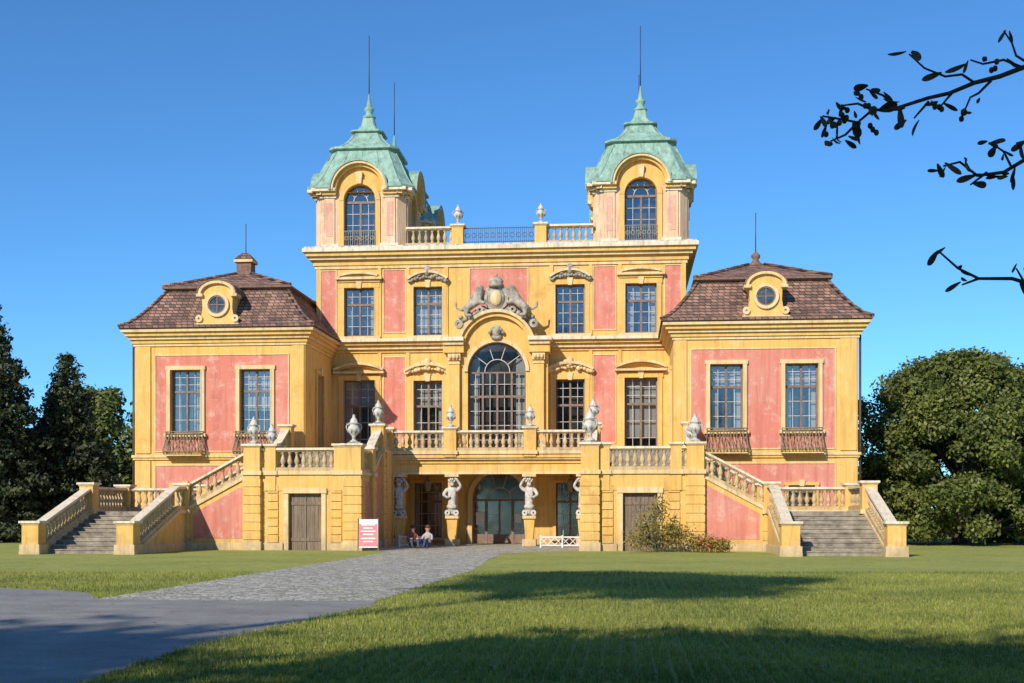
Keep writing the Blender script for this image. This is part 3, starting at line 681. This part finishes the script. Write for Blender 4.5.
for sg in (-1,1):
    for k in range(10):
        t=k/9; c.blob((sg*(.5+1.15*t),-1.0-.05*math.sin(k*2),10.75-.45*t+.14*math.sin(k*2.3)),(.17-.05*t,.16,.15-.04*t),STN,8,5,k)
    c.ring(FC,sg*1.72,10.1,.07,.2,0,360,-.12,.2,STN,14)
    c.ring(FC,sg*.75,10.75,.06,.16,0,360,-.12,.2,STN,14)
c.build('cartouche',crest)
lv=[(0,0,0),(.25,0,.1),(.55,0,.28),(.68,-.03,.5),(.72,-.08,.62),(.86,-.15,.60),(.55,-.15,.05),(.78,-.22,-.05),(0,-.18,-.1),(-.1,-.25,-.32),(.15,-.25,-.40),(-.22,.05,-.05),(-.42,.05,.12),(-.38,.05,.35)]
le=[(0,1),(1,2),(2,3),(3,4),(4,5),(2,6),(6,7),(0,8),(8,9),(9,10),(0,11),(11,12),(12,13)]
lr=[.19,.18,.22,.2,.16,.09,.09,.07,.13,.08,.07,.06,.04,.06]
lm=skin('reclining_lion',lv,le,lr,lambda c:0,[STN])
lm.parent=crest; lm.location=(-1.35,-1.15,10.85); lm.rotation_euler=(0,-.25,0); lm.scale=(1.15,1.15,1.15)
l2=bpy.data.objects.new('reclining_lion',lm.data); S.collection.objects.link(l2); l2.parent=crest; l2.location=(1.35,-1.15,10.85); l2.scale=(-1.15,1.15,1.15); l2.rotation_euler=(0,.25,0)
# ------------------------------------------------------------ people seated on the ground
SK=simple('skin_tone',[(.3,(.45,.25,.17)),(.7,(.55,.33,.24))],3,.6,0)
def person(loc,rot,shirt,pants,hair):
    v=[(0,0,.12),(0,.03,.3),(0,.03,.48),(0,.01,.60),(0,-.01,.67),
       (.09,-.05,.12),(.12,-.42,.42),(.12,-.62,.08),(.12,-.76,.05),(-.09,-.05,.12),(-.13,-.40,.36),(-.13,-.66,.08),(-.13,-.8,.05),
       (.18,.02,.53),(.24,-.12,.34),(.16,-.32,.42),(.14,-.38,.42),(-.18,.02,.53),(-.25,-.10,.34),(-.16,-.30,.40),(-.14,-.37,.40),
       (0,-.02,.76),(0,-.02,.86)]
    e=[(0,1),(1,2),(2,3),(3,4),(0,5),(5,6),(6,7),(7,8),(0,9),(9,10),(10,11),(11,12),(3,13),(13,14),(14,15),(15,16),(3,17),(17,18),(18,19),(19,20),(4,21),(21,22)]
    r=[(.16,.12),(.14,.11),(.16,.11),(.10,.08),.05,.09,.065,.045,.04,.09,.065,.045,.04,.055,.042,.032,.03,.055,.042,.032,.03,.09,.085]
    def mf(c):
        if c.z>.66 or (c.y<-.34 and c.z>.395): return 1
        if c.z>.24 and c.y>-.3 : return 0 
        if c.y<-.68: return 3
        return 2
    ob=skin('seated_person',v,e,r,mf,[shirt,SK,pants,hair])
    ob.location=loc; ob.rotation_euler[2]=rot
    h=MB(); h.blob((0,.01,.87),(.105,.115,.10),hair,12,7); h.blob((0,.07,.80),(.09,.06,.10),hair,10,6); h.blob((0,-.115,.80),(.014,.02,.022),SK,6,4)
    for sx in (-1,1):
        h.blob((sx*.035,-.10,.825),(.013,.008,.009),DARK,6,4); h.blob((sx*.098,-.01,.80),(.012,.02,.03),SK,6,4)
    h.blob((0,-.103,.755),(.025,.008,.008),FLW,6,4)
    for sx,y in ((1,-.41),(-1,-.40)):
        for k in range(4): h.tube([(sx*(.10+.018*k),y,.42),(sx*(.095+.018*k),y-.05-.006*(k%3),.415),(sx*(.09+.018*k),y-.08,.39)],[.009,.008,.006],SK,5)
        h.tube([(sx*.11,y+.02,.43),(sx*.07,y-.02,.43)],[.01,.007],SK,5)
    h.build('head_details_and_hands',ob)
SH1=simple('shirt_white',[(.3,(.36,.33,.33)),(.7,(.5,.46,.45))],3,.9,.2); SH2=simple('shirt_red',[(.3,(.22,.06,.05)),(.7,(.3,.10,.08))],3,.9,.2)
PT=simple('jeans',[(.3,(.03,.05,.1)),(.7,(.06,.09,.16))],3,.9,.2); HR=simple('hair_brown',[(.3,(.04,.025,.015)),(.7,(.1,.06,.03))],9,.6,.2)
person((-2.75,-7.6,0),.35,SH2,PT,HR); person((-2.15,-7.5,0),-.3,SH1,PT,HR)
# ------------------------------------------------------------ sign, barriers
sg=MB(); FS=Fr(-3.85,-11.2,.17,-.985,.985,.17)
PNK=simple('sign_pink',[(.3,(.60,.16,.18)),(.7,(.70,.26,.27))],3,.5,0)
sg.prism(FS,[(.0,.12),(.03,.12),(-.2,1.2),(-.23,1.2)],-.4,.4,WHT)
for s in (-.4,.36):
    sg.prism(FS,[(.04,0),(.08,0),(-.18,1.24),(-.22,1.24)],s,s+.04,WOOD)
    sg.prism(FS,[(-.5,0),(-.46,0),(-.2,1.22),(-.24,1.22)],s,s+.04,WOOD)
sg.prism(FS,[(.022,.18),(.034,.18),(-.185,1.12),(-.197,1.12)],-.34,.34,PNK)
for z,wd in ((.96,.26),(.84,.18),(.72,.28),(.6,.2),(.45,.26),(.33,.18)):
    x=.034-(z-.18)*.2366; sg.prism(FS,[(x-.004,z),(x+.006,z),(x+.006-.012,z+.05),(x-.004-.012,z+.05)],-wd,wd,WHT)
sg.build('a_frame_sign')
def lowfence(x,y,L):
    b=MB(); F=Fr(x,y,1,0,0,-1)
    for z in (.08,.42): b.box(F,-L/2,L/2,z,z+.05,-.02,.02,WHT)
    n=int(L/.28)
    for k in range(n):
        u=-L/2+L*k/n
        b.prism(F,[(u,.12),(u+.035,.12),(u+L/n+.035,.43),(u+L/n,.43)],-.035,-.02,WHT); b.prism(F,[(u+L/n,.12),(u+L/n+.035,.12),(u+.035,.43),(u,.43)],.02,.035,WHT)
    for u in (-L/2,0,L/2-.06): b.box(F,u,u+.06,0,.52,-.045,.045,WHT)
    b.build('low_white_barrier')
lowfence(3.25,-6.2,1.8); lowfence(-2.9,-6.4,1.3)
# ------------------------------------------------------------ ground
g=MB(); g.add([(-500,-300,0),(500,-300,0),(500,700,0),(-500,700,0)],[(0,1,2,3)],GRASS); g.build('ground')
p=MB()
def wig(pts,amp,seed):
    r=random.Random(seed); out=[]
    for i in range(len(pts)-1):
        a,b=pts[i],pts[i+1]; L=math.hypot(b[0]-a[0],b[1]-a[1]); n=max(1,int(L/.35))
        for k in range(n):
            t=k/n; out.append((a[0]+(b[0]-a[0])*t+r.uniform(-amp,amp),a[1]+(b[1]-a[1])*t+r.uniform(-amp,amp)))
    out.append(pts[-1]); return out
left=wig([(-4.3,-3.6),(-4.2,-10.8),(-3.0,-12.0),(-2.75,-14),(-2.75,-36.6)],.07,1)
right=wig([(1.9,-38.5),(2.1,-28),(1.5,-14),(2.4,-12.2),(4.2,-10.8),(4.3,-3.6)],.07,2)
cp=left+[(-2.75,-38.4)]+right+[(4.3,-.2),(-4.3,-.2)]
p.add([(x,y,.004) for x,y in cp],[tuple(range(len(cp)))],COB); p.build('cobbled_path')
a=MB()
edge=wig([(-70,-26),(-30,-31),(-12,-34.2),(-6.5,-35.2),(-4.5,-35.9),(-3.4,-36.9),(-2.7,-38.2)],.06,3)+[(-1,-38.35),(1.0,-38.3)]+wig([(1.95,-38.1),(2.1,-39.5),(1.7,-42),(1.35,-45),(1.5,-48),(1.9,-60),(3,-90)],.06,4)
ap=edge+[(-12,-90),(-20,-55),(-70,-44)]
a.add([(x,y,.008) for x,y in ap],[tuple(range(len(ap)))],ASPH); a.build('asphalt_path')
def npmesh(name,V,k,mat,parent=None):
    n=len(V)//k; me=bpy.data.meshes.new(name)
    me.vertices.add(len(V)); me.vertices.foreach_set('co',V.astype(np.float32).ravel())
    me.loops.add(n*k); me.loops.foreach_set('vertex_index',np.arange(n*k,dtype=np.int32))
    me.polygons.add(n); me.polygons.foreach_set('loop_start',np.arange(0,n*k,k,dtype=np.int32)); 
    me.polygons.foreach_set('loop_total',np.full(n,k,dtype=np.int32))
    me.materials.append(mat); me.update(calc_edges=True); me.validate()
    ob=bpy.data.objects.new(name,me); S.collection.objects.link(ob)
    if parent: ob.parent=parent
    return ob
n=300000
t=9.0+ (rng.random(n)**1.4)*21; r_=(rng.random(n)*1.25-.62)*t
X=5.9-math.sin(YAW)*t+math.cos(YAW)*r_; Y=-58+math.cos(YAW)*t+math.sin(YAW)*r_
gx=np.round(X/.16); gy=np.round(Y/.16); hs_=np.abs(np.sin(gx*12.9898+gy*78.233)*43758.5453)%1
X=X+(gx*.16-X)*.35*hs_; Y=Y+(gy*.16-Y)*.35*hs_
xe_=np.interp(Y,[-48,-45,-42,-39.5,-38.1,-28],[1.5,1.35,1.7,2.1,1.95,2.1])
ye=np.interp(X,[-30,-12,-6.5,-4.5,-3.4,-2.8],[-31,-34.2,-35.2,-35.9,-36.9,-38.2])
keep=((X>xe_-.05))|((X<-2.75)&(Y>ye-.04)); X=X[keep];Y=Y[keep]; hs_=hs_[keep]; n=len(X)
h=(.022+.035*rng.random(n))*(.7+.9*hs_); an=rng.random(n)*2*np.pi; wd=.004+.005*rng.random(n)
tx=rng.normal(0,.015,n); ty=rng.normal(0,.015,n)
V=np.zeros((n,3,3)); V[:,0]=np.stack([X-wd*np.cos(an),Y-wd*np.sin(an),0*X],1); V[:,1]=np.stack([X+wd*np.cos(an),Y+wd*np.sin(an),0*X],1); V[:,2]=np.stack([X+tx,Y+ty,h],1)
npmesh('grass',V.reshape(-1,3),3,GBL)
n=700; t=10+rng.random(n)*30; r_=(rng.random(n)-.5)*.9*t
X=5.9-math.sin(YAW)*t+math.cos(YAW)*r_; Y=-58+math.cos(YAW)*t+math.sin(YAW)*r_; z=.03+.02*rng.random(n); a_=rng.random(n)*6.28; s_=.03+.03*rng.random(n)
V=np.zeros((n,4,3))
for k in range(4):
    q=a_+k*np.pi/2; V[:,k]=np.stack([X+s_*np.cos(q)*(1 if k%2 else .55),Y+s_*np.sin(q)*(1 if k%2 else .55),z+.012*rng.random(n)],1)
DRY=mat_leaf('dry_leaves',[(0,(.16,.08,.03)),(.5,(.25,.15,.05)),(1,(.35,.25,.08))],1,.1)
npmesh('fallen_leaves',V.reshape(-1,3),4,DRY)
# ------------------------------------------------------------ trees
def leaves(clumps,size,per):
    out=[]
    for (c,R,k) in clumps:
        m=int(per*k); d=rng.normal(size=(m,3)); d/=np.linalg.norm(d,axis=1)[:,None]
        rr=(rng.random(m)**.45)[:,None]*(1+.16*rng.normal(size=(m,1)))
        P=np.array(c)+d*rr*np.array(R)
        nrm=d*.7+rng.normal(size=(m,3))*.7+np.array([0,0,.35]); nrm/=np.linalg.norm(nrm,axis=1)[:,None]
        a=np.cross(nrm,rng.normal(size=(m,3))); a/=np.linalg.norm(a,axis=1)[:,None]; b=np.cross(nrm,a)
        s=size*(.6+.8*rng.random((m,1)))
        V=np.stack([P-a*s,P-b*s*.55,P+a*s,P+b*s*.55],1); out.append(V.reshape(-1,3))
    return np.concatenate(out)
def mktree(name,loc,H,profile,nc,crad,per,size,mat,trunk_r=.35,zmin=.5,jit=.25):
    e=empty(name); e.location=loc; cl=[]
    zs=[p_[0] for p_ in profile]; rs=[p_[1] for p_ in profile]
    for i in range(nc):
        t=rng.random()**.85; z=zmin+(H-zmin)*t; R=np.interp(z/H,zs,rs); a=rng.random()*2*math.pi
        q=R*(.55+.45*rng.random()**.5)-crad*.35; q=max(q,0)*(1+rng.normal()*jit*.3)
        k=crad*(.6+.8*rng.random()); cl.append(((q*math.cos(a),q*math.sin(a),min(z,H-k*.8)),(k,k,k*.75),(k/crad)**2))
    V=leaves(cl,size,per); npmesh('foliage',V,4,mat,e)
    b=MB(); b.tube([(0,0,-.2),(.05,0,H*.15),(-.08,.05,H*.4),(.03,0,H*.7),(0,0,H*.9)],[trunk_r*1.4,trunk_r,trunk_r*.75,trunk_r*.4,.05],BARK,10)
    for c,R,k in cl[::2]:
        z0=max(.4,c[2]-math.hypot(c[0],c[1])*.7-.3); z0=min(z0,H*.8)
        b.tube([(0,0,z0),(c[0]*.5,c[1]*.5,z0+(c[2]-z0)*.4),c],[trunk_r*.35,trunk_r*.2,.03],BARK,5)
    b.build('trunk_and_limbs',e,fixn=False); return e
def conifer(loc,H,R0,lay,per,size):
    # whorls of drooping boughs, narrowing to a leader
    e=empty('conifer_tree'); e.location=loc; cl=[]; b=MB()
    b.tube([(0,0,-.2),(.04,0,H*.5),(0,0,H*.97)],[.38,.22,.03],BARK,10)
    for i in range(lay):
        f=i/(lay-1); z=.8+(H-1.0)*f; R=R0*(1-f)**.75+.15; nb=max(3,int(11*(1-f)+3)); a0=rng.random()*6.28
        for k in range(nb):
            a=a0+6.283*k/nb+rng.normal()*.15; L_=R*(.75+.4*rng.random()); ns=max(1,int(L_/.75))
            tip=(L_*math.cos(a),L_*math.sin(a),z-.28*L_)
            b.tube([(0,0,z),(tip[0]*.5,tip[1]*.5,z-.06*L_),tip],[.05,.035,.012],BARK,4)
            for j in range(ns):
                g=(j+.8)/ns; w_=.42+.33*(1-f)
                cl.append(((tip[0]*g,tip[1]*g,z-.28*L_*g*g-.05),(w_,w_,.34),w_*w_/.36))
    cl.append(((0,0,H-.3),(.22,.22,.5),.4))
    npmesh('foliage',leaves(cl,size,per),4,LF2,e); b.build('trunk_and_boughs',e,fixn=False)
mktree('broadleaf_tree',(21.4,1.5,0),8.9,[(0,4.2),(.2,5.0),(.45,5.1),(.65,4.5),(.85,3.1),(1,1.2)],210,.82,560,.105,LF1)
mktree('broadleaf_tree',(28.5,6,0),8.7,[(0,4.2),(.3,5.0),(.6,4.6),(.85,3),(1,.8)],80,1.2,480,.16,LF1)
conifer((-26.6,3,0),12.6,3.9,26,150,.12)
conifer((-23.9,6.5,0),10.0,3.0,22,130,.12)
conifer((-29.8,4,0),12.0,4.0,24,130,.14)
mktree('broadleaf_tree',(-28.5,21,0),9.8,[(0,3),(.3,4.6),(.6,4.5),(.85,2.9),(1,.8)],80,1.2,380,.17,LF1)
mktree('broadleaf_tree',(-22.5,26,0),9.8,[(0,3),(.3,4.2),(.6,4.1),(.85,2.6),(1,.7)],80,1.1,380,.17,LF1)
cl=[]
for i in range(220):
    x=rng.uniform(-75,85); 
    y=rng.uniform(48,60); z=rng.uniform(.5,6.0); k=rng.uniform(1.6,2.6); cl.append(((x,y,z),(k,k,k*.8),1))
V=leaves(cl,.34,150); npmesh('distant_trees',V,4,LF2)
sb=[((6.9,-12.0,.9),(.85,.5,.8),1),((7.7,-11.9,.6),(.75,.5,.55),.8),((6.4,-12.1,.5),(.6,.45,.5),.5),((7.1,-12,1.6),(.4,.3,.5),.35)]
V=leaves(sb,.05,900); e=empty('shrub'); npmesh('foliage',V,4,LF3,e)
b=MB()
for k in range(18):
    a=random.uniform(-1,1); b.tube([(7.0,-12,0),(7+a*.5,-12+random.uniform(-.2,.2),.7),(7.0+a,-12+random.uniform(-.4,.4),random.uniform(1.2,2.2))],[.018,.012,.004],BARK,5)
b.build('stems',e,fixn=False)
V=leaves([((8.7,-12,.3),(.55,.35,.35),1),((9.3,-12.1,.25),(.5,.3,.3),.8)],.045,1000); e=empty('flowering_shrub'); npmesh('foliage',V,4,LF3,e)
V=leaves([((8.8,-12.1,.38),(.55,.4,.35),1),((9.3,-12.1,.3),(.4,.3,.3),.6)],.045,160); npmesh('flowers',V,4,FLW,e)
# ------------------------------------------------------------ near tree with overhanging twigs
nt_=empty('overhanging_tree'); bx,by=4.8,6.0
nt_.location=(5.9-math.sin(YAW)*by+math.cos(YAW)*bx,-58+math.cos(YAW)*by+math.sin(YAW)*bx,0); nt_.rotation_euler[2]=YAW
b=MB(); tw=MB()
def L(pts): return [(r-bx,f-by,z) for r,f,z in pts]
b.tube(L([(4.8,6,-.2),(4.85,6.05,2),(4.75,6,4),(4.9,5.7,6.5),(5.0,5.5,9)]),[.26,.2,.16,.1,.04],BARK,10)
for q in ([(4.8,6,3.0),(4.0,6.1,3.55),(3.3,6,3.62),(2.82,6,3.60)],[(4.8,6,2.6),(4.0,5.9,3.1),(3.3,6,3.2),(2.82,6,3.19)],[(4.82,6,2.2),(4.0,6.1,2.5),(3.3,6,2.4),(2.82,6,2.44)]):
    b.tube(L(q),[.06,.035,.02,.013],BARK,6)
brs=[[(2.82,6,3.60),(2.46,6.02,3.55),(2.34,6,3.50),(2.22,6,3.47),(2.1,6,3.42),(1.98,5.95,3.38),(1.81,5.97,3.33),(1.73,6,3.34),(1.66,6,3.28),(1.55,6,3.30),(1.49,6,3.31)],
 [(2.22,6,3.47),(2.16,6,3.51),(2.08,6,3.50),(1.98,6,3.54),(1.90,5.98,3.60)],[(2.5,6,3.55),(2.42,6,3.60),(2.40,6,3.66),(2.36,6,3.72)],[(2.3,6,3.48),(2.24,6,3.42),(2.2,6,3.40),(2.17,6,3.33)],
 [(1.86,6,3.34),(1.78,6,3.41),(1.70,6,3.44)],[(1.66,6,3.28),(1.6,6,3.22),(1.53,6,3.19)],[(2.0,6,3.38),(1.93,6,3.30)],[(2.46,6.02,3.55),(2.36,6,3.58),(2.26,6,3.56),(2.2,6,3.58)],[(1.73,6,3.34),(1.66,6,3.37),(1.58,6,3.36)],[(2.12,6,3.43),(2.06,6,3.36)],
 [(2.82,6,3.19),(2.6,6,3.14),(2.46,6,3.10),(2.36,6,3.04),(2.24,6.02,3.03),(2.15,6,3.09),(2.07,6,3.07)],[(2.4,6,3.06),(2.36,6,3.14),(2.3,6,3.18)],[(2.6,6,3.14),(2.5,6,3.20),(2.42,6,3.18)],[(2.28,6,3.04),(2.2,6,2.98)],
 [(2.82,6,2.44),(2.6,6,2.50),(2.50,6,2.50),(2.40,6,2.53),(2.24,6,2.53),(2.14,6,2.58),(2.05,6,2.66)],[(2.46,6,2.51),(2.42,6,2.58)],[(2.24,6,2.53),(2.16,6,2.50)]]
for q in brs: b.tube(L(q),[.013-.0085*i/(len(q)-1) if len(q)>5 else .007-.003*i/(len(q)-1) for i in range(len(q))],BARK,6)
rr=random.Random(5)
def leaf(p,Ls):
    d=Vector((rr.uniform(-1,.6),rr.uniform(-.5,.5),rr.uniform(-1,.15))).normalized(); s_=d.cross(Vector((rr.uniform(-1,1),1,rr.uniform(-1,1)))).normalized(); nn=d.cross(s_)
    vs=[];m=6; cur=rr.uniform(.3,.9); wf=rr.uniform(.10,.24)
    for i in range(m+1):
        t=i/m; w=math.sin(math.pi*min(1,t*.92+.08))*wf*Ls; cen=Vector(p)+d*(math.sin(t*1.5)*Ls*.85)+nn*(cur*Ls*(1-math.cos(t*1.8))*.6)
        vs+=[tuple(cen-s_*w+nn*w*1.1),tuple(cen),tuple(cen+s_*w+nn*w*.8)]
    fs=[]
    for i in range(m): fs+=[(3*i,3*i+1,3*i+4,3*i+3),(3*i+1,3*i+2,3*i+5,3*i+4)]
    tw.add(vs,fs,LFB,True)
for bi,q in enumerate(brs):
    pts=L(q)
    for i,pp in enumerate(pts):
        if q[i][0]>2.62: continue
        end=(i==len(pts)-1); dense=q[i][0]<1.85 or bi in (10,11)
        for k in range(4 if end and dense else 2 if end else (2 if dense else (1 if rr.random()<.35 else 0))):
            leaf((pp[0]+rr.uniform(-.03,.03),pp[1]+rr.uniform(-.05,.05),pp[2]+rr.uniform(-.02,.02)),rr.uniform(.05,.11))
for c_ in ((1.60,6,3.32),(1.68,6,3.38),(1.52,6,3.25),(1.57,6,3.29),(2.18,6,3.32),(1.72,6,3.24),(2.05,6,3.36),(2.3,6,3.56)):
    for k in range(3):
        x,y,z=L([c_])[0]; tw.blob((x+rr.uniform(-.03,.03),y+rr.uniform(-.02,.02),z+rr.uniform(-.03,.03)),(.013,.013,.015),LFB,8,6)
b.build('trunk_and_twigs',nt_,fixn=False); tw.build('twig_leaves',nt_,fixn=False)
cl=[]
for i in range(40):
    cl.append(((rng.uniform(-.6,2.8),rng.uniform(-3.5,1.0),rng.uniform(5.5,9.5)),(1,1,.8),1))
npmesh('foliage',leaves(cl,.09,260),4,LF1,nt_)
# trees behind the viewpoint that shade the foreground
base=mktree('park_tree',(-6.5,-74.5,0),20,[(0,2.5),(.3,4.5),(.6,5),(.85,3.4),(1,1)],80,1.9,240,.30,LF1,.45,zmin=4,jit=.3)
def dup(src,loc,sc,rot):
    e=empty('park_tree'); e.location=loc; e.scale=sc; e.rotation_euler[2]=rot
    for ch in src.children:
        q=bpy.data.objects.new(ch.name.split('.')[0],ch.data); S.collection.objects.link(q); q.parent=e
for loc,sc,rot in (((-14.5,-75.5,0),(1.1,1.1,1.02),1),((1,-72.5,0),(1,1,1.03),2),((8.5,-71.5,0),(1.1,1.1,.95),3),((-22.5,-76.5,0),(1.1,1.1,1.05),4)):
    dup(base,loc,sc,rot)
mktree('tall_pine',(-12.5,-72.3,0),28.5,[(0,1),(.85,3.4),(.93,3.6),(1,1.5)],26,1.5,260,.28,LF2,.4,zmin=24.8,jit=.3)
# ------------------------------------------------------------ light, sky, camera
AZ=math.radians(25); EL=math.radians(31)
w=bpy.data.worlds.new('World'); S.world=w; w.use_nodes=True; nt=w.node_tree; nt.nodes.clear()
sky=nt.nodes.new('ShaderNodeTexSky'); sky.sky_type='NISHITA'; sky.sun_disc=False; sky.sun_elevation=EL; sky.sun_rotation=math.pi+AZ
sky.air_density=.9; sky.dust_density=.25; sky.ozone_density=2.6; sky.altitude=600
bg=nt.nodes.new('ShaderNodeBackground'); bg.inputs[1].default_value=.098; wo=nt.nodes.new('ShaderNodeOutputWorld')
nt.links.new(mix(nt,1,sky.outputs[0],(.66,1.26,1.72),'MULTIPLY'),bg.inputs[0]); nt.links.new(bg.outputs[0],wo.inputs[0])
sd=bpy.data.lights.new('sun','SUN'); sd.energy=5.0; sd.angle=math.radians(.5); sd.color=(1,.92,.78)
so=bpy.data.objects.new('sun',sd); S.collection.objects.link(so); so.location=(0,-60,60)
so.rotation_euler=Vector((math.sin(AZ)*math.cos(EL),math.cos(AZ)*math.cos(EL),-math.sin(EL))).to_track_quat('-Z','Y').to_euler()
cd=bpy.data.cameras.new('camera'); cam=bpy.data.objects.new('camera',cd); S.collection.objects.link(cam)
cam.location=(5.9,-58,EYE); cam.rotation_euler=(math.pi/2,0,YAW); cd.sensor_width=36; cd.lens=1250/1024*36; cd.shift_y=(514-341.5)/1024; cd.clip_end=3000; cd.clip_start=.05
S.camera=cam
S.view_settings.view_transform='Standard'; S.view_settings.look='None'; S.view_settings.exposure=0
